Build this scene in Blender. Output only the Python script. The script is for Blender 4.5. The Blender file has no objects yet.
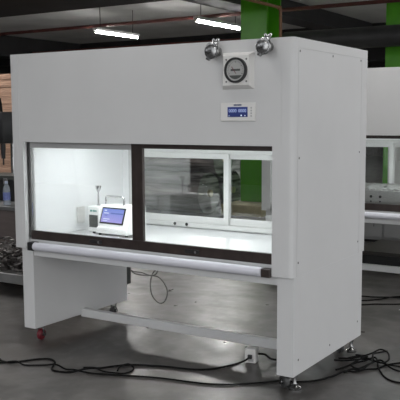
import bpy, bmesh, math, random
from mathutils import Vector, Matrix
random.seed(7)
S = bpy.context.scene
COL = S.collection
PI = math.pi

# ------------------------------------------------------------------ materials
def nodes_of(name):
    m = bpy.data.materials.new(name)
    m.use_nodes = True
    nt = m.node_tree
    b = nt.nodes['Principled BSDF']
    return m, nt, b

def mat(name, col, rough=0.5, metal=0.0, var=0.0, vscale=6.0, bump=0.0, bscale=200.0,
        rvar=0.0, coat=0.0, spec=0.5, stretch=None):
    """painted / metal surface with procedural colour, roughness and bump variation"""
    m, nt, b = nodes_of(name)
    b.inputs['Base Color'].default_value = (*col, 1)
    b.inputs['Roughness'].default_value = rough
    b.inputs['Metallic'].default_value = metal
    b.inputs['Specular IOR Level'].default_value = spec
    b.inputs['Coat Weight'].default_value = coat
    tc = nt.nodes.new('ShaderNodeTexCoord')
    vec = tc.outputs['Object']
    if stretch:
        mp = nt.nodes.new('ShaderNodeMapping')
        mp.inputs['Scale'].default_value = stretch
        nt.links.new(vec, mp.inputs['Vector'])
        vec = mp.outputs['Vector']
    n = nt.nodes.new('ShaderNodeTexNoise')
    n.inputs['Scale'].default_value = vscale
    n.inputs['Detail'].default_value = 6
    nt.links.new(vec, n.inputs['Vector'])
    r = nt.nodes.new('ShaderNodeValToRGB')
    r.color_ramp.elements[0].position = 0.3
    r.color_ramp.elements[1].position = 0.7
    lo = [max(0, c * (1 - var)) for c in col]
    hi = [min(1, c * (1 + var)) for c in col]
    r.color_ramp.elements[0].color = (*lo, 1)
    r.color_ramp.elements[1].color = (*hi, 1)
    nt.links.new(n.outputs['Fac'], r.inputs['Fac'])
    nt.links.new(r.outputs['Color'], b.inputs['Base Color'])
    if rvar:
        mr = nt.nodes.new('ShaderNodeMapRange')
        mr.inputs['To Min'].default_value = max(0.02, rough - rvar)
        mr.inputs['To Max'].default_value = min(1, rough + rvar)
        nt.links.new(n.outputs['Fac'], mr.inputs['Value'])
        nt.links.new(mr.outputs['Result'], b.inputs['Roughness'])
    if bump:
        n2 = nt.nodes.new('ShaderNodeTexNoise')
        n2.inputs['Scale'].default_value = bscale
        n2.inputs['Detail'].default_value = 3
        nt.links.new(vec, n2.inputs['Vector'])
        bp = nt.nodes.new('ShaderNodeBump')
        bp.inputs['Strength'].default_value = bump
        bp.inputs['Distance'].default_value = 0.01
        nt.links.new(n2.outputs['Fac'], bp.inputs['Height'])
        nt.links.new(bp.outputs['Normal'], b.inputs['Normal'])
    return m

def emit(name, col, strength, base=None):
    m, nt, b = nodes_of(name)
    b.inputs['Base Color'].default_value = (*(base or (0.8, 0.8, 0.8)), 1)
    b.inputs['Emission Color'].default_value = (*col, 1)
    b.inputs['Emission Strength'].default_value = strength
    b.inputs['Roughness'].default_value = 0.4
    return m

def glass_mat(name, tint=(0.93, 0.96, 0.95), boost=1.0, haze=0.0):
    """thin window glass: fresnel mix of clear transmission and mirror reflection"""
    m = bpy.data.materials.new(name)
    m.use_nodes = True
    nt = m.node_tree
    nt.nodes.clear()
    out = nt.nodes.new('ShaderNodeOutputMaterial')
    mix = nt.nodes.new('ShaderNodeMixShader')
    tr = nt.nodes.new('ShaderNodeBsdfTransparent')
    gl = nt.nodes.new('ShaderNodeBsdfGlossy')
    fr = nt.nodes.new('ShaderNodeFresnel')
    ml = nt.nodes.new('ShaderNodeMath')
    ml.operation = 'MULTIPLY'
    ml.use_clamp = True
    ml.inputs[1].default_value = boost
    fr.inputs['IOR'].default_value = 1.5
    tr.inputs['Color'].default_value = (*tint, 1)
    gl.inputs['Color'].default_value = (1, 1, 1, 1)
    gl.inputs['Roughness'].default_value = 0.0
    nt.links.new(fr.outputs['Fac'], ml.inputs[0])
    nt.links.new(ml.outputs[0], mix.inputs['Fac'])
    nt.links.new(tr.outputs[0], mix.inputs[1])
    nt.links.new(gl.outputs[0], mix.inputs[2])
    last = mix.outputs[0]
    if haze:
        df = nt.nodes.new('ShaderNodeBsdfDiffuse'); df.inputs['Color'].default_value = (0.62, 0.68, 0.75, 1)
        m2 = nt.nodes.new('ShaderNodeMixShader'); m2.inputs['Fac'].default_value = haze
        nt.links.new(last, m2.inputs[1]); nt.links.new(df.outputs[0], m2.inputs[2])
        last = m2.outputs[0]
    nt.links.new(last, out.inputs['Surface'])
    return m

def floor_mat():
    m, nt, b = nodes_of('polished_concrete')
    tc = nt.nodes.new('ShaderNodeTexCoord')
    n = nt.nodes.new('ShaderNodeTexNoise'); n.inputs['Scale'].default_value = 1.3; n.inputs['Detail'].default_value = 6
    n.inputs['Roughness'].default_value = 0.62
    nt.links.new(tc.outputs['Object'], n.inputs['Vector'])
    r = nt.nodes.new('ShaderNodeValToRGB')
    r.color_ramp.elements[0].position = 0.36; r.color_ramp.elements[0].color = (0.040, 0.038, 0.036, 1)
    r.color_ramp.elements[1].position = 0.64; r.color_ramp.elements[1].color = (0.145, 0.135, 0.127, 1)
    nt.links.new(n.outputs['Fac'], r.inputs['Fac'])
    # pale paint flecks
    n2 = nt.nodes.new('ShaderNodeTexNoise'); n2.inputs['Scale'].default_value = 9; n2.inputs['Detail'].default_value = 2
    nt.links.new(tc.outputs['Object'], n2.inputs['Vector'])
    r2 = nt.nodes.new('ShaderNodeValToRGB')
    r2.color_ramp.elements[0].position = 0.5; r2.color_ramp.elements[0].color = (0, 0, 0, 1)
    r2.color_ramp.elements[1].position = 0.78; r2.color_ramp.elements[1].color = (0.35, 0.35, 0.35, 1)
    nt.links.new(n2.outputs['Fac'], r2.inputs['Fac'])
    mx = nt.nodes.new('ShaderNodeMix'); mx.data_type = 'RGBA'
    nt.links.new(r2.outputs['Color'], mx.inputs['Factor'])
    nt.links.new(r.outputs['Color'], mx.inputs[6])
    mx.inputs[7].default_value = (0.22, 0.21, 0.20, 1)
    nt.links.new(mx.outputs[2], b.inputs['Base Color'])
    n3 = nt.nodes.new('ShaderNodeTexNoise'); n3.inputs['Scale'].default_value = 5.0; n3.inputs['Detail'].default_value = 3
    nt.links.new(tc.outputs['Object'], n3.inputs['Vector'])
    mr = nt.nodes.new('ShaderNodeMapRange')
    mr.inputs['From Min'].default_value = 0.1; mr.inputs['From Max'].default_value = 0.9
    mr.inputs['To Min'].default_value = 0.20; mr.inputs['To Max'].default_value = 0.52
    nt.links.new(n3.outputs['Fac'], mr.inputs['Value'])
    nt.links.new(mr.outputs['Result'], b.inputs['Roughness'])
    b.inputs['Specular IOR Level'].default_value = 0.45
    return m

def board_mat():
    m, nt, b = nodes_of('stacked_board_edges')
    tc = nt.nodes.new('ShaderNodeTexCoord')
    mp = nt.nodes.new('ShaderNodeMapping'); mp.inputs['Scale'].default_value = (1.2, 1.2, 26)
    nt.links.new(tc.outputs['Object'], mp.inputs['Vector'])
    n = nt.nodes.new('ShaderNodeTexNoise'); n.inputs['Scale'].default_value = 1.6; n.inputs['Detail'].default_value = 5
    nt.links.new(mp.outputs['Vector'], n.inputs['Vector'])
    r = nt.nodes.new('ShaderNodeValToRGB')
    r.color_ramp.elements[0].position = 0.32; r.color_ramp.elements[0].color = (0.21, 0.125, 0.085, 1)
    r.color_ramp.elements[1].position = 0.7; r.color_ramp.elements[1].color = (0.36, 0.23, 0.16, 1)
    nt.links.new(n.outputs['Fac'], r.inputs['Fac'])
    nt.links.new(r.outputs['Color'], b.inputs['Base Color'])
    b.inputs['Roughness'].default_value = 0.8
    return m

def screen_mat(name, top, bottom, strength, h):
    """lit LCD: its own colour runs from top to bottom of the picture"""
    m, nt, b = nodes_of(name)
    tc = nt.nodes.new('ShaderNodeTexCoord')
    sp = nt.nodes.new('ShaderNodeSeparateXYZ')
    nt.links.new(tc.outputs['Generated'], sp.inputs[0])
    r = nt.nodes.new('ShaderNodeValToRGB')
    r.color_ramp.elements[0].color = (*bottom, 1)
    r.color_ramp.elements[1].color = (*top, 1)
    nt.links.new(sp.outputs['Z'], r.inputs['Fac'])
    nt.links.new(r.outputs['Color'], b.inputs['Emission Color'])
    b.inputs['Emission Strength'].default_value = strength
    b.inputs['Base Color'].default_value = (0.02, 0.02, 0.03, 1)
    b.inputs['Roughness'].default_value = 0.15
    return m

M = {}
M['white'] = mat('white_powder_coat', (0.60, 0.60, 0.60), 0.42, 0, 0.025, 3, 0.05, 500, spec=0.4)
M['inner'] = mat('white_liner_paint', (0.86, 0.865, 0.87), 0.35, 0, 0.015, 3)
M['surface'] = mat('white_work_surface', (0.62, 0.625, 0.63), 0.3, 0, 0.02, 3)
M['seam'] = mat('dark_gap_tone', (0.10, 0.10, 0.10), 0.7)
M['bronze'] = mat('dark_bronze_aluminium', (0.042, 0.031, 0.028), 0.32, 0.25, 0.2, 20)
M['alu'] = mat('pale_satin_aluminium', (0.70, 0.70, 0.76), 0.36, 0.15, 0.04, 30, stretch=(0.2, 8, 8))
M['winframe'] = mat('white_window_frame', (0.60, 0.60, 0.59), 0.35, 0, 0.02)
M['grey_rail'] = mat('light_grey_rail', (0.40, 0.40, 0.40), 0.4, 0.2, 0.03)
M['glass'] = glass_mat('clear_float_glass', (0.985, 0.99, 0.988), 0.3)
M['glass_back'] = glass_mat('rear_window_glass', (0.97, 0.98, 0.975), 1.5)
M['chrome'] = mat('polished_chrome', (0.62, 0.62, 0.62), 0.16, 1.0, 0.1, 40)
M['steel'] = mat('brushed_stainless_steel', (0.42, 0.42, 0.41), 0.3, 0.9, 0.15, 20, 0.1, 60, stretch=(1, 12, 12))
M['port_steel'] = mat('cast_port_steel', (0.30, 0.30, 0.30), 0.24, 1.0, 0.5, 60)
M['screw'] = mat('grey_screw_heads', (0.16, 0.16, 0.16), 0.4, 0.7)
M['black'] = mat('black_plastic', (0.012, 0.012, 0.013), 0.42, 0, 0.2)
M['rubber'] = mat('black_cable_rubber', (0.005, 0.005, 0.005), 0.7, 0, 0.2, spec=0.12)
M['grey_cable'] = mat('grey_cable_rubber', (0.20, 0.20, 0.19), 0.5, 0, 0.2)
M['red'] = mat('dark_red_polyurethane', (0.13, 0.008, 0.016), 0.4, 0, 0.15)
M['plastic'] = mat('white_plastic', (0.72, 0.71, 0.69), 0.38, 0, 0.02)
M['case_white'] = mat('bright_white_casing', (0.84, 0.84, 0.83), 0.38, 0, 0.015)
M['dial'] = mat('pale_gauge_dial', (0.36, 0.36, 0.35), 0.5, 0, 0.05)
M['lcd'] = screen_mat('blue_lcd', (0.035, 0.06, 0.25), (0.02, 0.035, 0.16), 0.55, 1)
M['lcd_text'] = emit('lcd_characters', (0.45, 0.55, 0.9), 0.6, (0.05, 0.05, 0.08))
M['touch'] = screen_mat('lit_touch_screen', (0.20, 0.30, 0.80), (0.42, 0.38, 0.85), 0.85, 1)
M['touch_text'] = emit('touch_screen_marks', (0.75, 0.85, 1.0), 0.8, (0.05, 0.05, 0.08))
M['touch_bar'] = emit('touch_screen_bars', (0.10, 0.17, 0.55), 0.8, (0.02, 0.02, 0.04))
M['navy'] = mat('navy_print', (0.03, 0.05, 0.14), 0.5)
M['teal'] = mat('teal_print', (0.02, 0.22, 0.19), 0.5)
M['darkslot'] = mat('dark_grey_panel', (0.055, 0.06, 0.055), 0.4, 0, 0.1)
M['floor'] = floor_mat()
M['ceiling'] = mat('grey_concrete_ceiling', (0.55, 0.55, 0.54), 0.9, 0, 0.15, 1.2)
M['beam'] = mat('dark_painted_beam', (0.018, 0.017, 0.018), 0.8, 0, 0.25, 2)
M['hall_wall'] = mat('dark_hall_wall', (0.035, 0.033, 0.032), 0.85, 0, 0.3, 0.8)
M['pipe_red'] = mat('dull_red_pipe', (0.09, 0.024, 0.02), 0.55, 0, 0.2, 8)
M['pipe_brown'] = mat('brown_conduit', (0.20, 0.10, 0.045), 0.5, 0, 0.15, 8)
M['green'] = mat('green_gloss_paint', (0.075, 0.32, 0.012), 0.38, 0, 0.12, 3)
M['concrete'] = mat('tan_plinth', (0.34, 0.31, 0.19), 0.8, 0, 0.15, 10)
M['tube'] = emit('fluorescent_tube', (1.0, 0.985, 0.96), 120)
M['tube_dim'] = emit('dim_fluorescent_tube', (1.0, 0.985, 0.96), 16)
M['inner_tube'] = emit('cabinet_fluorescent_tube', (0.95, 1.0, 1.0), 1.5)
M['batten'] = mat('white_batten_housing', (0.5, 0.5, 0.5), 0.5)
M['duct'] = mat('dark_grey_duct', (0.05, 0.05, 0.052), 0.5, 0.4, 0.15, 4)
M['boards'] = board_mat()
M['bottle'] = glass_mat('clear_bottle_plastic', (0.86, 0.90, 0.94), 1.6, 0.32)
M['label_blue'] = mat('blue_bottle_label', (0.14, 0.18, 0.42), 0.45, 0, 0.25, 40)
M['cap'] = mat('pale_blue_cap', (0.45, 0.50, 0.62), 0.4)
M['tabletop'] = mat('worn_grey_table_top', (0.13, 0.13, 0.13), 0.5, 0.2, 0.2, 10)
M['tableside'] = mat('brown_grey_panel', (0.13, 0.105, 0.10), 0.7, 0, 0.12, 3, stretch=(1, 1, 10))
M['scrap'] = mat('mixed_metal_scrap', (0.11, 0.10, 0.095), 0.36, 0.7, 0.7, 18)
M['trolley'] = mat('worn_grey_trolley_steel', (0.20, 0.20, 0.195), 0.45, 0.3, 0.15, 8)
M['dark_case'] = mat('black_case_shell', (0.014, 0.014, 0.014), 0.45, 0, 0.2, 5)
M['lid_brown'] = mat('brown_black_case_lid', (0.035, 0.030, 0.026), 0.4, 0, 0.2, 5)
M['greybox'] = mat('grey_cabinet_paint', (0.22, 0.22, 0.22), 0.6, 0, 0.1, 4)
M['film'] = mat('glint_streaked_film', (0.30, 0.30, 0.30), 0.2, 0.35, 0.9, 2.4, stretch=(0.7, 0.7, 7))  # strong tone streaks paint the highlights on the rolls into the colour
M['pale_film'] = mat('pale_reflection_film', (0.6, 0.6, 0.6), 0.22, 0.1, 0.5, 3.0, 0.4, 14, stretch=(0.6, 0.6, 6))  # pale tone and streaks imitate reflections in the rear pane
M['wheel_grey'] = mat('dark_grey_wheel', (0.05, 0.05, 0.05), 0.4, 0, 0.2)
M['paper'] = mat('white_paper', (0.7, 0.7, 0.68), 0.7)

# ------------------------------------------------------------------ mesh helpers
class MB:
    """collects shapes into one mesh"""
    def __init__(self):
        self.bm = bmesh.new()
    def _xf(self, vs, m):
        if m is not None:
            bmesh.ops.transform(self.bm, matrix=m, verts=vs)
    def box(self, x0, x1, y0, y1, z0, z1, bev=0.0, seg=2, m=None):
        r = bmesh.ops.create_cube(self.bm, size=1.0)
        vs = r['verts']
        for v in vs:
            v.co = Vector(((x0 + x1) / 2 + v.co.x * (x1 - x0), (y0 + y1) / 2 + v.co.y * (y1 - y0),
                           (z0 + z1) / 2 + v.co.z * (z1 - z0)))
        self._xf(vs, m)
        if bev > 0:
            es = list({e for v in vs for e in v.link_edges})
            bmesh.ops.bevel(self.bm, geom=es, offset=bev, segments=seg, affect='EDGES', profile=0.5)
        return self
    def prism(self, pts, z0, z1, m=None):
        """polygon in XY extruded along Z"""
        b = [self.bm.verts.new((x, y, z0)) for x, y in pts]
        t = [self.bm.verts.new((x, y, z1)) for x, y in pts]
        n = len(pts)
        self.bm.faces.new(list(reversed(b)))
        self.bm.faces.new(t)
        for i in range(n):
            self.bm.faces.new((b[i], b[(i + 1) % n], t[(i + 1) % n], t[i]))
        self._xf(b + t, m)
        return self
    def lathe(self, prof, seg=24, m=None):
        """(radius, z) profile turned about Z, closed at both ends"""
        rings = []
        for r, z in prof:
            rings.append([self.bm.verts.new((r * math.cos(2 * PI * k / seg), r * math.sin(2 * PI * k / seg), z)) for k in range(seg)])
        for a, b in zip(rings[:-1], rings[1:]):
            for k in range(seg):
                self.bm.faces.new((a[k], a[(k + 1) % seg], b[(k + 1) % seg], b[k]))
        self.bm.faces.new(list(reversed(rings[0])))
        self.bm.faces.new(rings[-1])
        self._xf([v for rr in rings for v in rr], m)
        return self
    def cyl(self, a, b, r, seg=20, r2=None):
        a, b = Vector(a), Vector(b)
        d = b - a
        q = Vector((0, 0, 1)).rotation_difference(d.normalized())
        m = Matrix.Translation(a) @ q.to_matrix().to_4x4()
        return self.lathe([(r, 0), (r if r2 is None else r2, d.length)], seg, m)
    def ring(self, c, n, r0, r1, depth, seg=32):
        """flat annulus of outer r1, inner r0, thickness depth along n"""
        q = Vector((0, 0, 1)).rotation_difference(Vector(n).normalized())
        m = Matrix.Translation(Vector(c)) @ q.to_matrix().to_4x4()
        prof = [(r0, 0), (r1, 0), (r1, depth), (r0, depth)]
        rings = [[self.bm.verts.new((r * math.cos(2 * PI * k / seg), r * math.sin(2 * PI * k / seg), z)) for k in range(seg)] for r, z in prof]
        for i in range(4):
            a, b = rings[i], rings[(i + 1) % 4]
            for k in range(seg):
                self.bm.faces.new((a[k], a[(k + 1) % seg], b[(k + 1) % seg], b[k]))
        self._xf([v for rr in rings for v in rr], m)
        return self
    def tube(self, pts, r, seg=8, smooth=6, closed=False):
        """round tube along a Catmull-Rom curve through pts"""
        P = [Vector(p) for p in pts]
        if smooth > 1 and len(P) > 2:
            Q = []
            n = len(P)
            for i in range(n - 1):
                p0 = P[max(i - 1, 0)]; p1 = P[i]; p2 = P[i + 1]; p3 = P[min(i + 2, n - 1)]
                for k in range(smooth):
                    t = k / smooth
                    Q.append(0.5 * ((2 * p1) + (p2 - p0) * t + (2 * p0 - 5 * p1 + 4 * p2 - p3) * t * t + (3 * p1 - p0 - 3 * p2 + p3) * t ** 3))
            Q.append(P[-1])
            P = Q
        rings = []
        T0 = (P[1] - P[0]).normalized()
        u = T0.orthogonal().normalized()
        for i, p in enumerate(P):
            T = (P[min(i + 1, len(P) - 1)] - P[max(i - 1, 0)]).normalized()
            u = (u - T * u.dot(T)).normalized()
            w = T.cross(u)
            rings.append([self.bm.verts.new(p + r * (math.cos(2 * PI * k / seg) * u + math.sin(2 * PI * k / seg) * w)) for k in range(seg)])
        for a, b in zip(rings[:-1], rings[1:]):
            for k in range(seg):
                self.bm.faces.new((a[k], a[(k + 1) % seg], b[(k + 1) % seg], b[k]))
        self.bm.faces.new(list(reversed(rings[0])))
        self.bm.faces.new(rings[-1])
        return self
    def build(self, name, material, parent=None, smooth=False, loc=None):
        bmesh.ops.recalc_face_normals(self.bm, faces=self.bm.faces)
        me = bpy.data.meshes.new(name)
        self.bm.to_mesh(me)
        self.bm.free()
        me.materials.append(material)
        if smooth:
            for p in me.polygons:
                p.use_smooth = True
            me.set_sharp_from_angle(angle=math.radians(38))
        o = bpy.data.objects.new(name, me)
        COL.objects.link(o)
        if parent is not None:
            o.parent = parent
        if loc is not None:
            o.location = loc
        return o

def tag(o, label, cat, group=None, kind=None):
    o['label'] = label
    o['category'] = cat
    if group: o['group'] = group
    if kind: o['kind'] = kind
    return o

def thing(name, label, cat, loc=(0, 0, 0), rz=0.0, group=None):
    o = bpy.data.objects.new(name, None)
    o.empty_display_size = 0.1
    COL.objects.link(o)
    o.location = loc
    o.rotation_euler = (0, 0, rz)
    return tag(o, label, cat, group)

def struct(o):
    o['kind'] = 'structure'
    return o

def text_part(name, body, size, material, parent, m, depth=0.0006):
    cu = bpy.data.curves.new(name, 'FONT')
    cu.body = body
    cu.size = size
    cu.align_x = 'CENTER'
    cu.align_y = 'CENTER'
    cu.extrude = depth
    tmp = bpy.data.objects.new(name + '_src', cu)
    COL.objects.link(tmp)
    dg = bpy.context.evaluated_depsgraph_get()
    me = bpy.data.meshes.new_from_object(tmp.evaluated_get(dg))
    bpy.data.objects.remove(tmp)
    bpy.data.curves.remove(cu)
    me.name = name
    me.transform(m)
    me.materials.clear()
    me.materials.append(material)
    o = bpy.data.objects.new(name, me)
    COL.objects.link(o)
    o.parent = parent
    return o

def facing_front(x, y, z):
    """matrix: text plane XY -> wall plane facing -Y"""
    return Matrix.Translation((x, y, z)) @ Matrix.Rotation(PI / 2, 4, 'X')

# ------------------------------------------------------------------ the clean bench
W, D, H, ZU, ZL = 1.852, 0.953, 1.75, 0.60, 0.10

def arc(cx, cy, r, a0, a1, n=6):
    return [(cx + r * math.cos(math.radians(a0 + (a1 - a0) * i / n)), cy + r * math.sin(math.radians(a0 + (a1 - a0) * i / n))) for i in range(n + 1)]

def make_bench(root, mull=0.953, detail=True, lamp_w=60, ds=0.0):
    P = root
    wm = M['white']
    # corner posts with rounded front edge
    R = 0.022
    pr = [(W - 0.062, 0.0)] + arc(W - R, R, R, -90, 0) + [(W, 0.05), (W - 0.03, 0.05), (W - 0.03, 0.03), (W - 0.062, 0.03)]
    MB().prism(pr, ZU, H).build('corner_post', wm, P, True)
    R2 = 0.005
    pl = [(W - x - 0.006, y) for x, y in [(W - 0.062, 0.0)] + arc(W - R2, R2, R2, -90, 0, 4) + [(W, 0.05), (W - 0.03, 0.05), (W - 0.03, 0.03), (W - 0.062, 0.03)]]
    MB().prism(pl, ZU, H).build('corner_post', wm, P, True)
    # front fascia: the deep panel over the opening and the stiles beside it
    f = MB()
    f.box(0.0563, W - 0.0623, 0.0004, 0.03, 1.237, H, 0.0008, 1)
    f.box(0.0563, 0.078, 0.0004, 0.03, ZU, 1.238)
    f.box(1.741, W - 0.0623, 0.0004, 0.03, ZU, 1.238)
    fascia = f.build('front_fascia', wm, P)
    # side panels
    for side in (0, 1):
        fx = (lambda x: x) if side else (lambda x: W - x)
        def bx(mb, a, b, *r, **k):
            lo, hi = sorted((fx(a), fx(b)))
            return mb.box(lo, hi, *r, **k)
        s = MB()
        bx(s, W - 0.03, W - 0.003, 0.051, D, ZU, H)
        bx(s, W - 0.004, W, 0.051, D, 1.7025, H)
        bx(s, W - 0.004, W, 0.8675, D, ZU, 1.7005)
        sp = s.build('side_panel', wm, P)
        a = MB()
        bx(a, W - 0.003, W, 0.0525, 0.866, ZU - 0.0005, 1.701)
        ap = a.build('access_panel', wm, P)
        if side:
            for y in (0.068, 0.46, 0.852):
                for z in (0.668, 1.18, 1.688):
                    if y == 0.46 and z != 1.688: continue
                    MB().cyl((W - 0.001, y, z), (W + 0.0012, y, z), 0.0058, 12).build('screw', M['screw'], ap)
    # roof, upper back, floor pan
    MB().box(0.03, W - 0.03, 0.031, D, H - 0.02, H - 0.001).build('roof_panel', wm, P)
    b = MB()
    b.box(0.031, W - 0.031, 0.915, D - 0.001, 1.18, H - 0.021)
    b.box(0.031, 0.17, 0.915, D - 0.001, ZU, 1.18)
    b.box(W - 0.17, W - 0.031, 0.915, D - 0.001, ZU, 1.18)
    b.box(0.17, W - 0.17, 0.915, D - 0.001, ZU, 0.662)
    b.build('back_panel', M['inner'], P)
    MB().box(0.031, W - 0.031, 0.031, 0.914, ZU, 0.632).build('floor_pan', wm, P)
    MB().box(0.031, W - 0.031, 0.04, 0.9145, 0.633, 0.655, 0.002).build('work_surface', M['surface'], P)
    MB().box(0.085, 0.107, 0.06, 0.914, 0.656, 1.30).build('inner_wall', M['inner'], P)
    MB().box(W - 0.12, W - 0.095, 0.06, 0.914, 0.656, 1.30).build('inner_wall', M['inner'], P)
    MB().box(0.095, W - 0.095, 0.06, 0.914, 1.301, 1.33).build('inner_ceiling', M['inner'], P)
    for y in (0.20, 0.42):
        lf = MB().cyl((0.25, y, 1.275), (W - 0.25, y, 1.275), 0.014, 12).build('work_light', M['inner_tube'], P, True)
        ld = bpy.data.lights.new('work_light_glow', 'AREA')
        ld.shape = 'RECTANGLE'; ld.size = W - 0.5; ld.size_y = 0.05; ld.energy = lamp_w / 2
        ld.color = (0.94, 1.0, 1.0)
        lo = bpy.data.objects.new('work_light_glow', ld)
        COL.objects.link(lo); lo.parent = P; lo.location = (W / 2, y, 1.258)
    # rear sliding window
    y0, y1 = 0.895, 0.93
    x0, x1 = 0.17, W - 0.17
    z0, z1 = 0.662, 1.18
    wf = MB()
    wf.box(x0, x1, y0, y1, z0, z0 + 0.03, 0.002)
    wf.box(x0, x1, y0, y1, z1 - 0.03, z1, 0.002)
    wf.box(x0, x0 + 0.03, y0, y1, z0 + 0.03, z1 - 0.03)
    wf.box(x1 - 0.03, x1, y0, y1, z0 + 0.03, z1 - 0.03)
    wf.build('rear_window_frame', M['winframe'], P)
    for k, (a, c, yy) in enumerate(((x0 + 0.03, mull + 0.012, 0.899), (mull - 0.022, x1 - 0.03, 0.914))):
        s = MB()
        st = 0.037
        s.box(a, c, yy, yy + 0.014, z0 + 0.031, z0 + 0.075, 0.0015)
        s.box(a, c, yy, yy + 0.014, z1 - 0.065, z1 - 0.031, 0.0015)
        s.box(a, a + st, yy, yy + 0.014, z0 + 0.075, z1 - 0.065, 0.001)
        s.box(c - st, c, yy, yy + 0.014, z0 + 0.075, z1 - 0.065, 0.001)
        so = s.build('rear_window_sash', M['winframe'], P)
        MB().box(a + st - 0.002, c - st + 0.002, yy + 0.006, yy + 0.009, z0 + 0.073, z1 - 0.063).build('rear_glass', M['glass_back'], so)
    for x in (0.555, 0.648):
        MB().cyl((x, y0 - 0.001, 0.68), (x, y0 - 0.006, 0.68), 0.010, 14).build('rail_bolt', M['black'], P)
    # front sashes: dark bronze frames with glass
    br = M['bronze']
    s = MB()
    s.box(0.090, ds + 0.893, 0.034, 0.052, 0.652, 0.706, 0.002)
    s.box(ds + 0.860, ds + 0.893, 0.034, 0.052, 0.706, 1.26, 0.0015)
    s1 = s.build('front_sash', br, P)
    MB().box(0.100, ds + 0.861, 0.041, 0.045, 0.704, 1.26).build('front_glass', M['glass'], s1)
    MB().box(0.101, ds + 0.8595, 0.037, 0.049, 1.203, 1.262, 0.001).build('top_rail', M['grey_rail'], s1)
    MB().box(0.091, 0.0995, 0.036, 0.050, 0.707, 1.26).build('glass_edge_gap', M['seam'], s1)  # solid dark strip standing in for the dark gap beside the glass
    s = MB()
    s.box(ds + 0.893, W - 0.097, 0.032, 0.054, 0.652, 0.706, 0.002)
    s.box(ds + 0.893, ds + 0.936, 0.032, 0.054, 0.706, 1.26, 0.0015)
    s.box(W - 0.118, W - 0.097, 0.032, 0.054, 0.706, 1.26, 0.0015)
    s.box(ds + 0.936, W - 0.118, 0.032, 0.054, 1.212, 1.26, 0.0015)
    s2 = s.build('front_sash', br, P)
    MB().box(ds + 0.934, W - 0.116, 0.041, 0.045, 0.704, 1.214).build('front_glass', M['glass'], s2)
    for so, x in ((s1, 0.60), (s2, 1.255)):
        l = MB().box(x - 0.045, x + 0.045, 0.026, 0.034, 0.666, 0.688, 0.003)
        lo = l.build('sash_latch', M['black'], so)
        l = MB()
        l.cyl((x + 0.028, 0.026, 0.677), (x + 0.028, 0.018, 0.677), 0.007, 12)
        l.build('latch_knob', M['chrome'], so, True)
    # round armrest bar and its end brackets
    rb = MB()
    rb.cyl((0.158, -0.004, 0.618), (1.69, -0.004, 0.618), 0.025, 28)
    bar = rb.build('armrest_bar', M['alu'], P, True)
    e = MB().box(0.112, 0.158, -0.024, 0.03, 0.592, 0.642, 0.004)
    e.build('bar_bracket', M['black'], P)
    e = MB().box(1.69, 1.74, -0.018, 0.03, 0.594, 0.636, 0.004)
    e.build('bar_bracket', br, P)
    # apron beam under the bar
    MB().box(0.09, W - 0.095, 0.032, 0.07, 0.552, 0.6, 0.002).build('front_apron', wm, P)
    # legs: two deep slab pedestals
    for (a, c) in ((0.0246, 0.1146), (W - 0.0905, W - 0.0001)):
        lg = MB().box(a, c, 0.022, 0.93, ZL, ZU - 0.0006, 0.0012).build('pedestal_leg', wm, P)
        if a > 1:
            for y, z in ((0.08, 0.176), (0.47, 0.155), (0.87, 0.195)):
                MB().cyl((c - 0.001, y, z), (c + 0.0012, y, z), 0.0058, 12).build('screw', M['screw'], lg)
    MB().box(0.1148, W - 0.0908, 0.44, 0.48, 0.088, 0.14, 0.003).build('crossbar', wm, P)
    # castors and levelling feet
    for lx in (0.07, W - 0.045):
        for cy, fy in ((0.13, 0.14), (0.845, 0.90)):
            cx = lx - 0.055 if lx > 1 else lx - 0.012
            turn = Matrix.Translation((cx, cy, 0)) @ Matrix.Rotation(math.radians(62 if lx > 1 else 8), 4, 'Z') @ Matrix.Translation((-cx, -cy, 0))
            c = MB()
            if lx > 1:
                c.box(cx - 0.02, lx + 0.02, cy - 0.02, cy + 0.02, 0.0925, 0.0998)
            c.box(cx - 0.022, cx + 0.022, cy - 0.024, cy + 0.024, 0.088, 0.0995, 0.002)
            c.box(cx - 0.021, cx - 0.016, cy - 0.008, cy + 0.008, 0.030, 0.09, 0.002)
            c.box(cx + 0.016, cx + 0.021, cy - 0.008, cy + 0.008, 0.030, 0.09, 0.002)
            c.cyl((cx - 0.028, cy, 0.036), (cx + 0.028, cy, 0.036), 0.012, 14)
            bmesh.ops.transform(c.bm, matrix=turn, verts=[v for v in c.bm.verts if v.co.z < 0.0922])
            co = c.build('castor', M['port_steel'], P, True)
            w = MB()
            mm = Matrix.Translation((cx - 0.014, cy, 0.036)) @ Matrix.Rotation(PI / 2, 4, 'Y')
            w.lathe([(0.010, 0), (0.029, 0.0), (0.0355, 0.006), (0.0355, 0.022), (0.029, 0.028), (0.010, 0.028)], 28, mm)
            bmesh.ops.transform(w.bm, matrix=turn, verts=w.bm.verts)
            wo = w.build('wheel', M['red'] if lx < 1 and cy < 0.5 else M['wheel_grey'], co, True)
            if lx > 1:
                fxx, fyy = lx - 0.002, fy
                t = MB()
                mm = Matrix.Translation((fxx, fyy, 0.0))
                t.lathe([(0.032, 0.0), (0.033, 0.010), (0.027, 0.018), (0.014, 0.026), (0.010, 0.034), (0.010, 0.062),
                         (0.0145, 0.063), (0.0145, 0.074), (0.009, 0.075), (0.009, 0.0995)], 24, mm)
                t.build('levelling_foot', M['port_steel'], P, True)
    if not detail:
        return
    # power socket plate on the left inner wall
    so = MB().box(0.1071, 0.119, 0.425, 0.495, 0.705, 0.808, 0.003).build('socket_plate', M['plastic'], P)
    # differential pressure gauge in its raised bezel
    gx0, gx1, gz0, gz1 = 1.462, 1.643, 1.512, 1.691
    g = MB()
    o4 = [(gx0, gz0), (gx1, gz0), (gx1, gz1), (gx0, gz1)]
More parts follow.
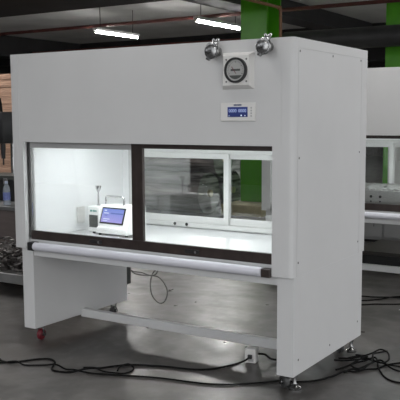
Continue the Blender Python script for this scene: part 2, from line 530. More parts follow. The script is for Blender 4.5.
    i4 = [(1.486, 1.531), (1.631, 1.531), (1.631, 1.673), (1.486, 1.673)]
    A = [g.bm.verts.new((x, 0.0008, z)) for x, z in o4]
    B = [g.bm.verts.new((x, -0.034, z)) for x, z in i4]
    g.bm.faces.new(A); g.bm.faces.new(B)
    for i in range(4):
        g.bm.faces.new((A[i], A[(i + 1) % 4], B[(i + 1) % 4], B[i]))
    bez = g.build('gauge_bezel', M['plastic'], P)
    gc = (1.562, -0.034, 1.603)
    gd = MB().cyl((gc[0], gc[1], gc[2]), (gc[0], gc[1] - 0.010, gc[2]), 0.054, 40).build('gauge_dial', M['dial'], bez)
    MB().ring((gc[0], gc[1], gc[2]), (0, -1, 0), 0.051, 0.061, 0.016, 40).build('gauge_rim', M['black'], bez, True)
    tk = MB()
    for i in range(21):
        a = math.radians(205 - i * 11.5)
        r0 = 0.036 if i % 5 == 0 else 0.039
        d = Vector((math.cos(a), 0, math.sin(a)))
        c = Vector((gc[0], gc[1] - 0.0104, gc[2]))
        n = Vector((-d.z, 0, d.x)) * (0.0011 if i % 5 == 0 else 0.0006)
        vs = [c + d * r0 + n, c + d * r0 - n, c + d * 0.044 - n, c + d * 0.044 + n]
        back = [v + Vector((0, 0.0006, 0)) for v in vs]
        va = [tk.bm.verts.new(v) for v in vs]; vb = [tk.bm.verts.new(v) for v in back]
        tk.bm.faces.new(va); tk.bm.faces.new(vb)
        for k in range(4):
            tk.bm.faces.new((va[k], va[(k + 1) % 4], vb[(k + 1) % 4], vb[k]))
    tk.build('dial_scale', M['black'], bez)
    nd = MB()
    nd.box(-0.0012, 0.0012, -0.0125, -0.0112, -0.006, 0.036, m=Matrix.Translation((gc[0], gc[1], gc[2] - 0.012)) @ Matrix.Rotation(math.radians(-35), 4, 'Y'))
    nd.build('needle', M['red'], bez)
    MB().box(gc[0] - 0.026, gc[0] + 0.026, gc[1] - 0.0112, gc[1] - 0.0098, gc[2] - 0.004, gc[2] + 0.006).build('dial_nameplate', M['darkslot'], bez)
    MB().prism([(x, y) for x, y in arc(0, 0, 0.043, 215, 325, 12)], 0.0, 0.0014,
               Matrix.Translation((gc[0], gc[1] - 0.0098, gc[2])) @ Matrix.Rotation(PI / 2, 4, 'X')).build('dial_lower_panel', M['darkslot'], bez)
    for x in (1.505, 1.617):
        for z in (1.549, 1.655):
            MB().cyl((x, -0.033, z), (x, -0.036, z), 0.0045, 12).build('screw', M['screw'], bez)
    # control panel with LCD
    px0, px1, pz0, pz1 = 1.455, 1.652, 1.358, 1.447
    cp = MB().box(px0, px1, -0.008, 0.0008, pz0, pz1, 0.003).build('control_panel', M['plastic'], P)
    MB().box(1.497, 1.610, -0.0095, -0.0075, 1.378, 1.427).build('lcd_screen', M['lcd'], cp)
    text_part('lcd_reading', '0000', 0.0225, M['lcd_text'], cp, facing_front(1.5265, -0.0102, 1.4080))
    text_part('lcd_reading', '0000', 0.0225, M['lcd_text'], cp, facing_front(1.5805, -0.0102, 1.4080))
    for x, w in ((1.506, 0.004), (1.575, 0.007), (1.596, 0.005)):
        MB().box(x - w / 2, x + w / 2, -0.0104, -0.0094, 1.382, 1.382 + w).build('lcd_icon', M['touch_text'], cp)
    lg = MB()
    for i in range(6):
        lg.box(1.532 + i * 0.0075, 1.5375 + i * 0.0075, -0.0088, -0.0078, 1.4325, 1.4405)
    lg.build('panel_logo', M['navy'], cp)
    for k in range(4):
        z = 1.383 + k * 0.013
        MB().cyl((1.630, -0.0078, z), (1.630, -0.0092, z), 0.0042, 12).build('membrane_button', M['grey_rail'], cp)
    # sanitary clamped test ports on the fascia
    for (x, z) in ((1.436, 1.700), (1.722, 1.708)):
        base = Vector((x, 0.0005, z))
        ax = Vector((0, -1, 0))
        q = Vector((0, 0, 1)).rotation_difference(ax).to_matrix().to_4x4()
        mm = Matrix.Translation(base + Vector((0, -0.020, 0))) @ q
        t = MB()
        t.cyl(base, base + Vector((0, -0.024, 0)), 0.024, 24)
        t.lathe([(0.018, 0.0), (0.022, 0.010), (0.024, 0.022), (0.033, 0.026), (0.033, 0.034)], 28, mm)
        port = t.build('test_port', M['port_steel'], P, True)
        c = MB()
        c.lathe([(0.030, 0.027), (0.039, 0.029), (0.040, 0.034), (0.040, 0.042), (0.037, 0.045), (0.031, 0.0455)], 32, mm)
        c.box(0.028, 0.050, -0.012, 0.012, 0.028, 0.044, 0.002, m=mm @ Matrix.Rotation(math.radians(60), 4, 'Z'))
        c.box(-0.050, -0.028, -0.010, 0.010, 0.028, 0.044, 0.002, m=mm @ Matrix.Rotation(math.radians(60), 4, 'Z'))
        c.build('clamp_ring', M['port_steel'], port, True)
        c = MB()
        c.lathe([(0.031, 0.034), (0.031, 0.048), (0.022, 0.052), (0.004, 0.053)], 32, mm)
        c.build('end_cap', M['port_steel'], port, True)
        wn = MB()
        top = Vector((x + 0.022, -0.055, z + 0.030))
        up = Vector((0.10, 0, 1)).normalized()
        wn.cyl(top - up * 0.02, top + up * 0.022, 0.005, 12)
        wn.lathe([(0.010, 0), (0.011, 0.008), (0.007, 0.016)], 16, Matrix.Translation(top + up * 0.002))
        for sx in (-1, 1):
            wn.tube([top + Vector((sx * 0.006, 0, 0.008)), top + Vector((sx * 0.015, 0, 0.013)), top + Vector((sx * 0.018, 0, 0.024)),
                     top + Vector((sx * 0.010, 0, 0.026)), top + Vector((sx * 0.005, 0, 0.014))], 0.0034, 8, 5)
        wn.build('wing_nut', M['chrome'], port, True)

bench = thing('clean_bench', 'large white laminar flow clean bench in front, with pressure gauge and blue display', 'clean bench')
make_bench(bench, 0.953, True, 7.6)

X2, Y2 = 0.375, 2.45
bench_b = thing('clean_bench', 'white clean bench standing behind, cut off by right picture edge, with steel box inside', 'clean bench', (X2, Y2, 0))
make_bench(bench_b, 0.81, False, 5.0, -0.12)

# ------------------------------------------------------------------ particle counter on the work surface
pc = thing('particle_counter', 'white portable particle counter with lit touch screen inside the left of the front bench', 'particle counter', (0.255, 0.375, 0.6551), math.radians(-4))
wpl = M['case_white']
# main wedge housing (profile in YZ extruded along X)
def yz_prism(mb, pts, x0, x1):
    m = Matrix(((0, 0, 1, 0), (1, 0, 0, 0), (0, 1, 0, 0), (0, 0, 0, 1)))
    return mb.prism(pts, x0, x1, m)
prof = [(-0.012, 0.012), (-0.012, 0.048), (0.0, 0.052), (0.045, 0.178), (0.055, 0.184), (0.165, 0.184), (0.17, 0.178), (0.17, 0.012)]
hb = MB(); yz_prism(hb, prof, 0.075, 0.325)
bmesh.ops.recalc_face_normals(hb.bm, faces=hb.bm.faces)
bmesh.ops.bevel(hb.bm, geom=list(hb.bm.edges), offset=0.004, segments=2, affect='EDGES', profile=0.5)
hb.build('housing', wpl, pc, True)
sb = MB().box(-0.018, 0.076, 0.012, 0.165, 0.012, 0.172, 0.005)
sb.build('side_module', wpl, pc)
MB().box(-0.006, 0.066, 0.008, 0.0135, 0.040, 0.118, 0.001).build('dark_vent_panel', M['darkslot'], pc)
lg = MB()
for i, w in enumerate((0.009, 0.006, 0.008, 0.006, 0.008)):
    lg.box(0.002 + i * 0.0115, 0.002 + i * 0.0115 + w, 0.0105, 0.0125, 0.138, 0.150)
lg.build('logo_print', M['teal'], pc)
# screen on the sloped face
sl = math.atan2(0.045, 0.126)
ms = Matrix.Translation((0, 0.0225, 0.115)) @ Matrix.Rotation(-sl, 4, 'X')
sc = MB().box(0.086, 0.280, -0.0045, 0.003, -0.046, 0.058, 0.002, m=ms).build('screen_surround', M['black'], pc)
# the lit picture keeps its own axes so that its colours run up the screen
tp = MB().box(0.096, 0.270, -0.0058, -0.004, -0.037, 0.049)
tpo = tp.build('touch_screen', M['touch'], sc)
tpo.matrix_basis = ms
for (a, c, e, g) in ((0.110, 0.130, 0.034, 0.041), (0.110, 0.150, 0.018, 0.023), (0.112, 0.165, -0.018, -0.014), (0.112, 0.150, -0.029, -0.025)):
    MB().box(a, c, -0.0064, -0.0056, e, g, m=ms).build('screen_mark', M['touch_text'], sc)
for (a, c, e, g) in ((0.165, 0.268, 0.016, 0.025), (0.118, 0.142, 0.004, 0.010)):
    MB().box(a, c, -0.0064, -0.0056, e, g, m=ms).build('screen_bar', M['touch_bar'], sc)
hd = MB().tube([(0.085, 0.07, 0.180), (0.085, 0.07, 0.222), (0.092, 0.07, 0.232), (0.105, 0.07, 0.236), (0.16, 0.07, 0.236), (0.215, 0.07, 0.236), (0.228, 0.07, 0.232), (0.235, 0.07, 0.222), (0.235, 0.07, 0.180)], 0.0068, 12, 5)
hd.build('carry_handle', M['chrome'], pc, True)
pb = MB()
pb.lathe([(0.012, 0), (0.012, 0.012), (0.006, 0.014), (0.005, 0.085), (0.007, 0.088), (0.018, 0.112), (0.019, 0.128), (0.015, 0.129)], 20, Matrix.Translation((0.028, 0.06, 0.171)))
pb.build('sampling_probe', M['chrome'], pc, True)
for x, y in ((0.015, 0.03), (0.31, 0.005), (0.015, 0.15), (0.31, 0.15), (0.09, 0.005)):
    MB().lathe([(0.009, 0.0), (0.010, 0.0125)], 14, Matrix.Translation((x, y, 0.0))).build('rubber_foot', M['black'], pc)
MB().box(0.3245, 0.3258, 0.05, 0.10, 0.088, 0.118).build('rating_label', M['grey_rail'], pc)
MB().cyl((0.3245, 0.075, 0.045), (0.332, 0.075, 0.045), 0.008, 14).build('power_socket', M['darkslot'], pc, True)

cl = MB().tube([(0.33, 0.14, 0.659), (0.365, 0.155, 0.659), (0.40, 0.15, 0.660), (0.42, 0.165, 0.659), (0.45, 0.20, 0.659)], 0.0035, 8, 5)
cl.box(0.375, 0.43, 0.135, 0.165, 0.6552, 0.672, 0.004)
tag(cl.build('inline_cable_plug', M['grey_cable'], None, True), 'small grey cable plug lying on the bench floor left of the particle counter', 'cable plug')
cl = MB().tube([(0.53, 0.335, 0.659), (0.575, 0.335, 0.659), (0.61, 0.36, 0.659), (0.62, 0.40, 0.659), (0.625, 0.44, 0.659)], 0.0032, 8, 5)
tag(cl.build('thin_lead', M['grey_cable'], None, True), 'thin grey lead trailing right from the particle counter on the work surface', 'cable')

# stainless box inside the second bench
st = thing('stainless_box', 'stainless steel box with bolted front and rough top inside the rear bench', 'steel box', (X2 + 0.5, Y2 + 0.12, 0.6551))
MB().box(0, 1.15, 0, 0.6, 0, 0.148, 0.003).build('body', M['steel'], st)
tp = MB()
for i in range(23):
    for j in range(6):
        tp.box(0.01 + i * 0.049, 0.05 + i * 0.049, 0.015 + j * 0.098, 0.095 + j * 0.098, 0.1478, 0.153 + 0.006 * random.random(), 0.001, 1)
tp.build('perforated_top', M['steel'], st)
for x in (0.415, 0.49):
    for z in (0.098, 0.06):
        MB().cyl((x, 0.0005, z), (x, -0.006, z), 0.011 if z > .07 else 0.006, 14).build('bolt', M['black'], st, True)

# ------------------------------------------------------------------ cables and small things on the floor
def floor_cable(name, pts, r, material, label, cat='cable', group=None):
    o = MB().tube(pts, r, 8, 7).build(name, material, None, True)
    return tag(o, label, cat, group)
r = 0.0055
z = r + 0.0005
floor_cable('power_cable', [(0.02, -0.33, z), (0.126, -0.30, z), (0.19, -0.325, z), (0.255, -0.323, z), (0.287, -0.28, z), (0.316, -0.232, z), (0.351, -0.186, z),
    (0.40, -0.156, z), (0.463, -0.183, z), (0.50, -0.235, z + .002), (0.545, -0.292, z), (0.60, -0.298, z), (0.66, -0.27, z), (0.715, -0.21, z + .011),
    (0.755, -0.13, z), (0.80, -0.06, z), (0.86, 0.0, z), (0.95, 0.045, z), (1.05, 0.08, z), (1.14, 0.10, z), (1.22, 0.125, z), (1.29, 0.18, z),
    (1.335, 0.27, z), (1.36, 0.345, z), (1.385, 0.372, 0.018), (1.404, 0.385, 0.036)],
    r, M['rubber'], 'black cable from the left edge curling over the floor to the small white adapter', 'power cable')
r = 0.005
z = r + 0.0005
floor_cable('power_cable', [(0.12, -0.43, z), (0.205, -0.36, z), (0.288, -0.312, z + .010), (0.358, -0.311, z), (0.453, -0.252, z), (0.523, -0.238, z + .011), (0.60, -0.245, z), (0.662, -0.237, z + .004),
    (0.759, -0.227, z), (0.868, -0.19, z), (0.947, -0.16, z), (1.13, -0.095, z), (1.30, -0.064, z), (1.406, -0.036, z), (1.52, 0.03, z), (1.62, 0.12, z), (1.70, 0.205, z), (1.78, 0.235, z),
    (1.85, 0.30, z), (1.895, 0.41, z), (1.919, 0.524, z), (1.972, 0.545, z), (2.006, 0.611, z), (2.054, 0.657, z), (2.073, 0.736, z), (2.127, 0.821, z), (2.25, 0.93, z)],
    r, M['rubber'], 'long black cable crossing the front floor and passing under the front bench', 'power cable')
r = 0.0045
z = r + 0.0005
floor_cable('power_cable', [(0.86, -0.115, z), (0.83, -0.055, z + .002), (0.86, -0.02, z + .012), (0.905, -0.03, z), (0.93, -0.085, z), (0.915, -0.135, z), (0.87, -0.165, z + .004), (0.80, -0.165, z), (0.745, -0.17, z + .012), (0.69, -0.20, z + .012)],
    r, M['rubber'], 'small black loop of cable on the floor between two longer cables, left of center', 'power cable')

ad = thing('power_adapter', 'small white adapter box on the floor below the front bench, by its right leg', 'adapter', (1.40, 0.42, 0), math.radians(12))
MB().box(-0.033, 0.033, -0.03, 0.03, 0, 0.082, 0.006).build('case', M['plastic'], ad)
MB().box(-0.012, 0.020, -0.0315, -0.0295, 0.010, 0.026).build('rating_label', M['grey_rail'], ad)
MB().box(-0.012, 0.014, -0.045, -0.0305, 0.028, 0.052, 0.004).build('plug', M['black'], ad)
floor_cable('power_cable', [(1.435, 0.43, 0.05), (1.47, 0.45, 0.046), (1.50, 0.47, 0.02), (1.55, 0.52, 0.0065), (1.60, 0.56, 0.0065), (1.66, 0.57, 0.0065), (1.715, 0.59, 0.012), (1.74, 0.62, 0.05), (1.757, 0.63, 0.10)],
    0.006, M['rubber'], 'short black cable between the white adapter and the right bench leg', 'power cable')

# tangle of cables at the right rear castor
def squiggle(name, pts, r, label):
    o = MB().tube(pts, r, 8, 7).build(name, M['rubber'], None, True)
    return tag(o, label, 'power cable', 'tangled cables beside the right leg')
G = 0.0055
SQ = [
 ('black cable of the tangle ending in the round loop highest on the pile',
  [(1.80, 0.72, G), (1.84, 0.73, .010), (1.886, 0.725, .02), (1.929, 0.788, .024), (1.952, 0.856, .026), (1.97, 0.942, .028), (2.033, 0.888, .032), (2.083, 0.759, .034), (2.072, 0.685, .034), (2.019, 0.703, .034), (1.976, 0.798, .034), (1.963, 0.881, .02), (1.99, 1.0, G)]),
 ('black cable of the tangle sweeping lowest toward the right picture edge',
  [(1.87, 0.52, G), (1.892, 0.591, G), (1.924, 0.678, .012), (1.965, 0.720, .02), (1.988, 0.788, .024), (2.025, 0.740, .022), (2.058, 0.659, .014), (2.127, 0.556, G), (2.19, 0.503, G), (2.26, 0.50, G)]),
 ('black cable of the tangle running flat from the bench leg to the right edge',
  [(1.79, 0.68, G), (1.83, 0.69, G), (1.881, 0.687, .016), (1.933, 0.754, .014), (1.998, 0.759, .014), (2.08, 0.74, .012), (2.149, 0.756, G), (2.25, 0.79, G)]),
 ('black cable of the tangle closest to the camera, with a shallow bend',
  [(1.925, 0.50, G), (1.944, 0.556, .012), (1.994, 0.571, .012), (2.014, 0.666, .026), (2.04, 0.75, .026), (2.115, 0.694, .012), (2.174, 0.681, G), (2.25, 0.71, G)]),
 ('black cable of the tangle folded back on itself close to the rear castor',
  [(1.86, 0.835, G), (1.897, 0.822, .012), (1.956, 0.768, .030), (1.934, 0.702, .026), (1.922, 0.609, .018), (1.979, 0.561, .02), (2.014, 0.616, .032), (2.011, 0.698, .026), (1.97, 0.74, .028), (1.90, 0.745, .026), (1.87, 0.69, .026)]),
]
for lab, pts in SQ:
    squiggle('power_cable', pts, 0.005, lab)

# wires on the floor at the right, between the benches
for lab, pts in (
  ('black floor wire between the benches, the farthest of three at the right edge', [(1.20, 2.26, G), (1.363, 2.30, G), (1.42, 2.31, G), (1.53, 2.36, .007), (1.62, 2.40, G), (1.8, 2.5, G)]),
  ('black floor wire between the benches, crossing the farther wire from the left', [(1.25, 2.04, G), (1.37, 2.13, G), (1.44, 2.20, G), (1.50, 2.29, G), (1.57, 2.37, .014), (1.7, 2.52, G)]),
  ('black floor wire between the benches, nearest of three at the right edge', [(1.28, 1.90, G), (1.42, 2.01, G), (1.51, 2.09, G), (1.58, 2.13, G), (1.67, 2.19, G), (1.85, 2.36, G)])):
    floor_cable('floor_wire', pts, 0.005, M['rubber'], lab, 'cable')

tag(MB().box(-0.02, 0.02, -0.012, 0.012, 0.0, 0.003).build('paper_scrap', M['paper'], None, loc=(1.735, 2.04, 0.0)), 'tiny white paper scrap on floor beside the wires at right edge', 'paper')

# grey service loop behind the left leg
lc = thing('service_cable', 'grey looped cable hanging off the rear of the left bench leg', 'cable', (0.0702, 0.931, 0))
m_ = MB()
m_.tube([(0.02, 0.045, 0.345), (0.05, 0.06, 0.29), (0.10, 0.08, 0.272), (0.19, 0.09, 0.275), (0.26, 0.085, 0.27), (0.315, 0.08, 0.225), (0.335, 0.08, 0.17), (0.31, 0.08, 0.105), (0.26, 0.08, 0.09), (0.205, 0.08, 0.135), (0.185, 0.085, 0.21), (0.20, 0.09, 0.285), (0.24, 0.09, 0.325), (0.29, 0.09, 0.335)], 0.0048, 8, 7)
m_.build('looped_lead', M['grey_cable'], lc, True)
m_ = MB()
m_.tube([(0.02, 0.045, 0.325), (0.06, 0.05, 0.30), (0.13, 0.06, 0.295), (0.20, 0.06, 0.282), (0.25, 0.06, 0.295), (0.275, 0.06, 0.335)], 0.0048, 8, 7)
m_.build('short_lead', M['grey_cable'], lc, True)
MB().box(-0.012, 0.040, 0.0, 0.052, 0.21, 0.375, 0.005).build('terminal_box', M['darkslot'], lc)

# ------------------------------------------------------------------ left background
tb = thing('work_table', 'low grey-topped table with brown-grey front at the left picture edge', 'table', (-3.6, 1.85, 0))
MB().box(0, 1.85, 0, 1.3, 0.515, 0.55, 0.004).build('table_top', M['tabletop'], tb)
MB().box(0.03, 1.82, 0.035, 0.06, 0.06, 0.5148, 0.002).build('front_panel', M['tableside'], tb)
for x in (0.03, 1.76):
    for y in (0.06, 1.2):
        MB().box(x, x + 0.06, y + 0.001, y + 0.06, 0, 0.5148, 0.003).build('leg', M['beam'], tb)
wb = thing('water_bottle', 'clear water bottle with blue label standing on the table at left edge', 'bottle', (-2.16, 1.98, 0.5502))
MB().lathe([(0.030, 0), (0.034, 0.006), (0.034, 0.02), (0.032, 0.03), (0.034, 0.04), (0.034, 0.145), (0.032, 0.155), (0.028, 0.175), (0.016, 0.198), (0.0135, 0.205), (0.0135, 0.212)], 24).build('body', M['bottle'], wb, True)
MB().ring((0, 0, 0.048), (0, 0, 1), 0.0342, 0.0352, 0.075, 28).build('label_band', M['label_blue'], wb, True)
MB().lathe([(0.0155, 0.207), (0.0155, 0.228), (0.014, 0.230)], 20).build('cap', M['cap'], wb, True)
bx_ = thing('black_toolbox', 'black box behind the water bottle on the table at left edge', 'box', (-2.42, 2.22, 0.5502))
MB().box(-0.35, 0.30, 0, 0.32, 0, 0.215, 0.008).build('body', M['black'], bx_)
MB().box(-0.36, 0.31, -0.01, 0.33, 0.2152, 0.26, 0.008).build('lid', M['darkslot'], bx_)
MB().box(-0.02, 0.04, -0.02, -0.0105, 0.17, 0.235, 0.003).build('latch', M['chrome'], bx_)
# drill press
dp = thing('drill_press', 'black drill press with hanging spindle in front of the brown boards at left edge', 'drill press', (-2.98, 2.80, 0.5502))
MB().box(-0.16, 0.18, -0.16, 0.2, 0, 0.05, 0.008).build('base', M['black'], dp)
MB().cyl((0, 0.08, 0.05), (0, 0.08, 0.62), 0.035, 18).build('column', M['chrome'], dp, True)
hdm = MB().box(-0.14, 0.155, -0.22, 0.16, 0.56, 0.90, 0.02)
hdm.build('head', M['black'], dp, True)
MB().box(0.02, 0.06, -0.2215, -0.2195, 0.66, 0.72).build('rating_plate', M['paper'], dp)
s_ = MB()
s_.cyl((0.07, -0.14, 0.49), (0.07, -0.14, 0.56), 0.028, 16)
s_.cyl((0.07, -0.14, 0.40), (0.07, -0.14, 0.49), 0.022, 16, 0.026)
s_.cyl((0.07, -0.14, 0.33), (0.07, -0.14, 0.40), 0.008, 12)
s_.build('spindle', M['black'], dp, True)
MB().tube([(0.02, -0.1, 0.895), (0.0, -0.1, 1.03), (-0.07, -0.1, 1.13), (-0.2, -0.1, 1.16)], 0.014, 10, 6).build('supply_hose', M['rubber'], dp, True)
# stack of boards
o = MB()
zz = 0.0
k = 0
while zz < 1.95:
    h = 0.02 + 0.014 * random.random()
    dx = random.uniform(-0.012, 0.012); dy = random.uniform(-0.01, 0.01)
    o.box(-5.6 + dx, -3.35 + dx, 4.0 + dy, 5.2 + dy, zz, zz + h - 0.003)
    zz += h
tag(o.build('board_stack', M['boards']), 'tall stack of thin brown boards at the left picture edge behind the front bench', 'board stack', None, 'stuff')

# low trolley with scrap
tr = thing('platform_trolley', 'low grey platform trolley at left edge holding a heap of metal scrap', 'trolley', (-1.9, 0.98, 0))
MB().box(0, 1.2, 0, 0.75, 0.10, 0.125).build('deck', M['trolley'], tr)
MB().box(-0.005, 1.205, -0.03, -0.0005, 0.085, 0.16, 0.004).build('edge_rail', M['trolley'], tr)
for x in (0.08, 1.12):
    for y in (0.06, 0.69):
        w = MB().cyl((x - 0.015, y, 0.05), (x + 0.015, y, 0.05), 0.05, 20)
        wo = w.build('wheel', M['rubber'], tr, True)
        MB().box(x - 0.022, x + 0.022, y - 0.02, y + 0.02, 0.085, 0.0998).build('fork', M['trolley'], wo)
o = MB()
for i in range(260):
    x = random.uniform(-1.86, -0.78); y = random.uniform(1.09, 1.63)
    hmax = 0.17 * (1 - abs((y - 1.36) / 0.42) ** 2)
    zc = 0.135 + random.random() * max(0.02, hmax)
    a = random.uniform(0, 2 * PI); tl = random.uniform(-0.5, 0.5)
    m = Matrix.Translation((x, y, zc)) @ Matrix.Rotation(a, 4, 'Z') @ Matrix.Rotation(tl, 4, 'Y')
    if i % 3 == 0:
        o.box(-0.07, 0.07, -0.012, 0.012, -0.004, 0.004, m=m)
    elif i % 3 == 1:
        p = [m @ Vector((0.05 * math.cos(t * 1.1), 0.05 * math.sin(t * 1.1), 0.012 * t)) for t in range(6)]
        o.tube(p, 0.006, 6, 3)
    else:
        o.box(-0.03, 0.03, -0.025, 0.025, -0.012, 0.012, 0.004, 1, m=m)
for v in o.bm.verts:
    if v.co.z < 0.1255: v.co.z = 0.1255
tag(o.build('metal_scrap', M['scrap']), 'heap of shiny tangled metal scrap on the low trolley at left edge', 'scrap', None, 'stuff')

# ------------------------------------------------------------------ behind and under the second bench
ca = thing('equipment_case', 'flat black case with brown-black lid on the floor under the rear bench', 'case', (0.80, 3.45, 0))
MB().box(0, 1.3, 0, 0.75, 0, 0.12, 0.006).build('shell', M['dark_case'], ca)
MB().box(-0.006, 1.306, -0.006, 0.756, 0.1202, 0.155, 0.006).build('lid', M['lid_brown'], ca)
MB().box(0.33, 0.45, -0.02, -0.0065, 0.09, 0.125, 0.003).build('latch', M['black'], ca)
gb = thing('storage_cabinet', 'grey low cabinet on the floor far behind the rear bench', 'cabinet', (-0.3, 4.9, 0))
MB().box(0, 2.6, 0, 0.5, 0.03, 0.40, 0.006).build('body', M['greybox'], gb)
MB().box(0.05, 2.55, 0.04, 0.46, 0, 0.0298).build('plinth', M['beam'], gb)
for x in (0.04, 0.89, 1.74):
    d_ = MB().box(x, x + 0.82, -0.012, -0.0005, 0.06, 0.38, 0.003).build('door', M['greybox'], gb)
    MB().box(x + 0.72, x + 0.735, -0.03, -0.0125, 0.18, 0.26, 0.003).build('handle', M['chrome'], d_)

tc_ = thing('tall_cabinet', 'pale tall cabinet seen through the glass of the rear bench at right edge', 'cabinet', (0.36, 5.6, 0))
MB().box(0, 1.8, 0, 0.5, 0.08, 1.55, 0.006).build('body', M['winframe'], tc_)
MB().box(0.03, 1.77, 0.03, 0.47, 0, 0.0798).build('plinth', M['beam'], tc_)
for x in (0.02, 0.91):
    d_ = MB().box(x, x + 0.87, -0.02, -0.0005, 0.10, 1.53, 0.004).build('door', M['winframe'], tc_)
    MB().box(x + (0.80 if x < 0.5 else 0.05), x + (0.82 if x < 0.5 else 0.07), -0.045, -0.0205, 0.75, 0.95, 0.003).build('handle', M['chrome'], d_)

# wrapped rolls seen through the rear window
for i, (x, y, rr, zc, lab) in enumerate((
     (-3.45, 6.2, 0.30, 0.30, 'lower near roll of shiny wrapped film seen through the rear window'),
     (-3.45, 6.85, 0.30, 0.30, 'lower far roll of shiny wrapped film behind the bench'),
     (-3.40, 6.525, 0.28, 0.785, 'top roll of shiny wrapped film stacked on two others behind the bench'))):
    t = thing('film_roll', lab, 'film roll', (x, y, 0), 0, 'wrapped film rolls behind the bench')
    MB().cyl((-1.0, 0, zc), (0.95, 0, zc), rr, 36).build('wrapped_film', M['film'], t, True)
    MB().cyl((-1.04, 0, zc), (0.99, 0, zc), 0.05, 16).build('core_tube', M['concrete'], t, True)

wp = thing('added_pale_pallet', 'added pale grey wrapped pallet standing in for the grey brightness in the rear window of the front bench', 'pallet', (-5.6, 7.7, 0))  # added pale block standing in for the grey brightness in the pane
MB().box(0, 2.2, 0, 1.0, 0.14, 1.12, 0.03).build('wrapped_load', M['pale_film'], wp)
pw = MB()
for y in (0, 0.45, 0.9):
    pw.box(0, 2.2, y, y + 0.1, 0, 0.118)
pw.box(0, 2.2, 0, 1.0, 0.118, 0.139)
pw.build('pallet_base', M['boards'], wp)

# green columns: H-section steel on a plinth
def column(x, y, label):
    c = thing('green_column', label, 'column', (x, y, 0), 0, 'green steel columns')
    s = MB()
    s.box(0, 0.42, 0, 0.03, 0.0, 3.39)
    s.box(0, 0.42, 0.42, 0.45, 0.0, 3.39)
    s.box(0.195, 0.225, 0.03, 0.42, 0.0, 3.39)
    s.build('steel_section', M['green'], c)
    return c
column(-2.26, 6.7, 'green steel column right behind the front bench, also seen through its window')
column(-0.55, 8.0, 'green steel column at the right picture edge above the rear bench')
pl = MB().box(-2.30, -1.65, 6.20, 6.66, 0, 0.16, 0.01)
tag(pl.build('tan_pallet_box', M['concrete']), 'tan flat carton on the floor before the green column behind the window', 'carton')
o = MB().tube([(-1.60, 4.6, 2.90), (-1.60, 5.8, 2.90), (-1.60, 6.50, 2.90), (-1.595, 6.60, 2.88), (-1.59, 6.64, 2.80), (-1.59, 6.64, 1.6), (-1.59, 6.64, 0.0)], 0.022, 10, 6)
tag(o.build('conduit_pipe', M['pipe_brown'], None, True), 'brown conduit running overhead then down the edge of the green column', 'pipe')

# ------------------------------------------------------------------ hall shell
struct(MB().box(-18, 14, -9, 24, -0.1, 0).build('floor', M['floor']))
struct(MB().box(-18, 7.5, -4.5, 24, 3.4, 3.6).build('ceiling', M['ceiling']))
struct(MB().box(-18, 14, 24, 24.2, 0, 3.4).build('wall_back', M['hall_wall']))
struct(MB().box(-18.2, -18, -9, 24, 0, 3.4).build('wall_left', M['hall_wall']))
struct(MB().box(-18, -1.5, -9.2, -9, 0, 3.6).build('wall_front_added', M['hall_wall']))  # unseen part wall, added to keep reflections in the front glass dark
# roof beams are part of the building
n = 0
for (y, zb, w) in ((3.7, 2.93, 1.7), (13.2, 2.95, 0.5), (18.0, 2.95, 0.5)):
    n += 1
    struct(MB().box(-17.99, 7.49, y, y + w, zb, 3.4).build('trim_%d' % n, M['beam']))
for (x, zb, w) in ((-11.6, 2.9, 0.6), (-3.2, 3.12, 0.5), (4.5, 2.95, 0.5)):
    n += 1
    struct(MB().box(x, x + w, -4.49, 23.9, zb, 3.4).build('trim_%d' % n, M['beam']))

def pipe(a, b, r, m, label):
    tag(MB().cyl(a, b, r, 12).build('ceiling_pipe', m, None, True), label, 'pipe')
pipe((-15, 7.75, 3.03), (6, 7.75, 3.03), 0.03, M['pipe_red'], 'thin dull red pipe running along the ceiling, the nearer of two')
pipe((-16, 11.4, 3.03), (6, 11.4, 3.03), 0.035, M['pipe_red'], 'thin dull red pipe just above the front bench top, the farther of two')
pipe((-1.9, 7.4, 2.50), (5, 7.4, 2.50), 0.15, M['duct'], 'dark round ventilation duct at the upper right above the rear bench')

# fluorescent battens
def batten(x, y, zt, L, label, watts, axis='y'):
    t = thing('ceiling_light', label, 'ceiling light', (x, y, zt), 0 if axis == 'y' else -PI / 2, 'fluorescent battens')
    MB().box(-0.05, 0.05, 0, L, 0.03, 0.075, 0.004).build('housing', M['batten'], t)
    MB().cyl((0, 0.02, 0.008), (0, L - 0.02, 0.008), 0.020, 14).build('tube', M['tube'] if watts > 12 else M['tube_dim'], t, True)
    for yy in (0.0, L - 0.02):
        MB().box(-0.018, 0.018, yy, yy + 0.02, -0.008, 0.03).build('end_holder', M['batten'], t)
    for yy in (0.15, L - 0.15):
        MB().cyl((0, yy, 0.075), (0, yy, 3.4 - zt), 0.006, 8).build('hanger_rod', M['beam'], t)
    ld = bpy.data.lights.new('batten_glow', 'AREA')
    ld.shape = 'RECTANGLE'; ld.size = 0.08; ld.size_y = L; ld.energy = watts; ld.color = (1.0, 0.985, 0.965)
    lo = bpy.data.objects.new('batten_glow', ld); COL.objects.link(lo); lo.parent = t; lo.location = (0, L / 2, -0.015)
    return t
batten(-5.73, 7.57, 2.9, 1.25, 'lit fluorescent tube light over the left half of the front bench', 60)
batten(-3.40, 7.26, 2.9, 1.40, 'lit fluorescent tube light just left of the green column', 60)
batten(-6.1, 13.6, 2.95, 1.25, 'faint distant fluorescent tube light high between the two brighter ones', 15)
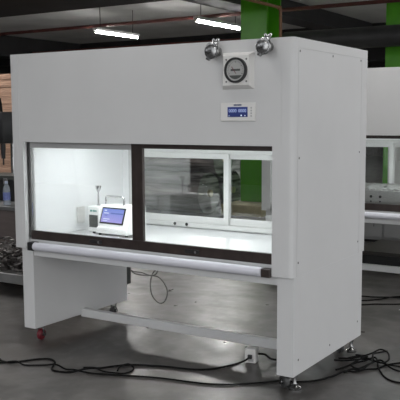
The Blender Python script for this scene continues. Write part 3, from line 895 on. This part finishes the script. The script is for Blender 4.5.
for (x, y) in ((3.2, 0.6), (6.6, -0.8), (6.4, 3.6), (1.6, -3.4), (-2.8, 2.0), (1.5, 0.9), (-4.6, 1.6), (3.2, 4.4), (4.5, 8.5), (1.0, -1.0)):  # unseen battens added to brighten the benches, boards and gauge bezel
    batten(x, y, 2.95, 1.25, 'added unseen fluorescent tube light out of the picture, put in to brighten the scene', 70 if y > 4 or (x, y) == (-4.6, 1.6) else 11 if (x, y) == (1.5, 0.9) else (6 if y > -1.1 and x == 1.0 else 5))

# ------------------------------------------------------------------ world: dim daylight from the open front and right side of the hall
wd = bpy.data.worlds.new('hall_daylight')
S.world = wd
wd.use_nodes = True
wn_ = wd.node_tree
bg = wn_.nodes['Background']
sky = wn_.nodes.new('ShaderNodeTexSky')
sky.sky_type = 'HOSEK_WILKIE'
sky.turbidity = 8
sky.sun_direction = (0.6, -0.5, 0.6)
mixn = wn_.nodes.new('ShaderNodeMix'); mixn.data_type = 'RGBA'
mixn.inputs['Factor'].default_value = 0.8
wn_.links.new(sky.outputs['Color'], mixn.inputs[6])
mixn.inputs[7].default_value = (0.9, 0.92, 0.95, 1)
wn_.links.new(mixn.outputs[2], bg.inputs['Color'])
bg.inputs['Strength'].default_value = 2.1

# ------------------------------------------------------------------ camera
cam = bpy.data.cameras.new('camera')
cam.sensor_width = 36
cam.sensor_fit = 'HORIZONTAL'
cam.lens = 786.07 / 400 * 36
cam.shift_x = -(205.218 - 200) / 400
cam.shift_y = (209.576 - 200) / 400
cam.clip_end = 200
co = bpy.data.objects.new('camera', cam)
COL.objects.link(co)
yaw, pitch, roll = 0.5642218, -0.1153485, -0.0040351
cp_, sp_ = math.cos(pitch), math.sin(pitch)
fw = Vector((-math.sin(yaw) * cp_, math.cos(yaw) * cp_, sp_))
rt = Vector((math.cos(yaw), math.sin(yaw), 0))
up = rt.cross(fw)
r2 = rt * math.cos(roll) + up * math.sin(roll)
u2 = -rt * math.sin(roll) + up * math.cos(roll)
mw = Matrix.Identity(4)
for i in range(3):
    mw[i][0] = r2[i]; mw[i][1] = u2[i]; mw[i][2] = -fw[i]
mw.translation = Vector((3.495448, -3.376961, 1.371462))
co.matrix_world = mw
S.camera = co

S.view_settings.view_transform = 'Standard'
S.view_settings.look = 'None'
S.view_settings.gamma = 1
S.view_settings.use_curve_mapping = False
S.view_settings.exposure = 0.08
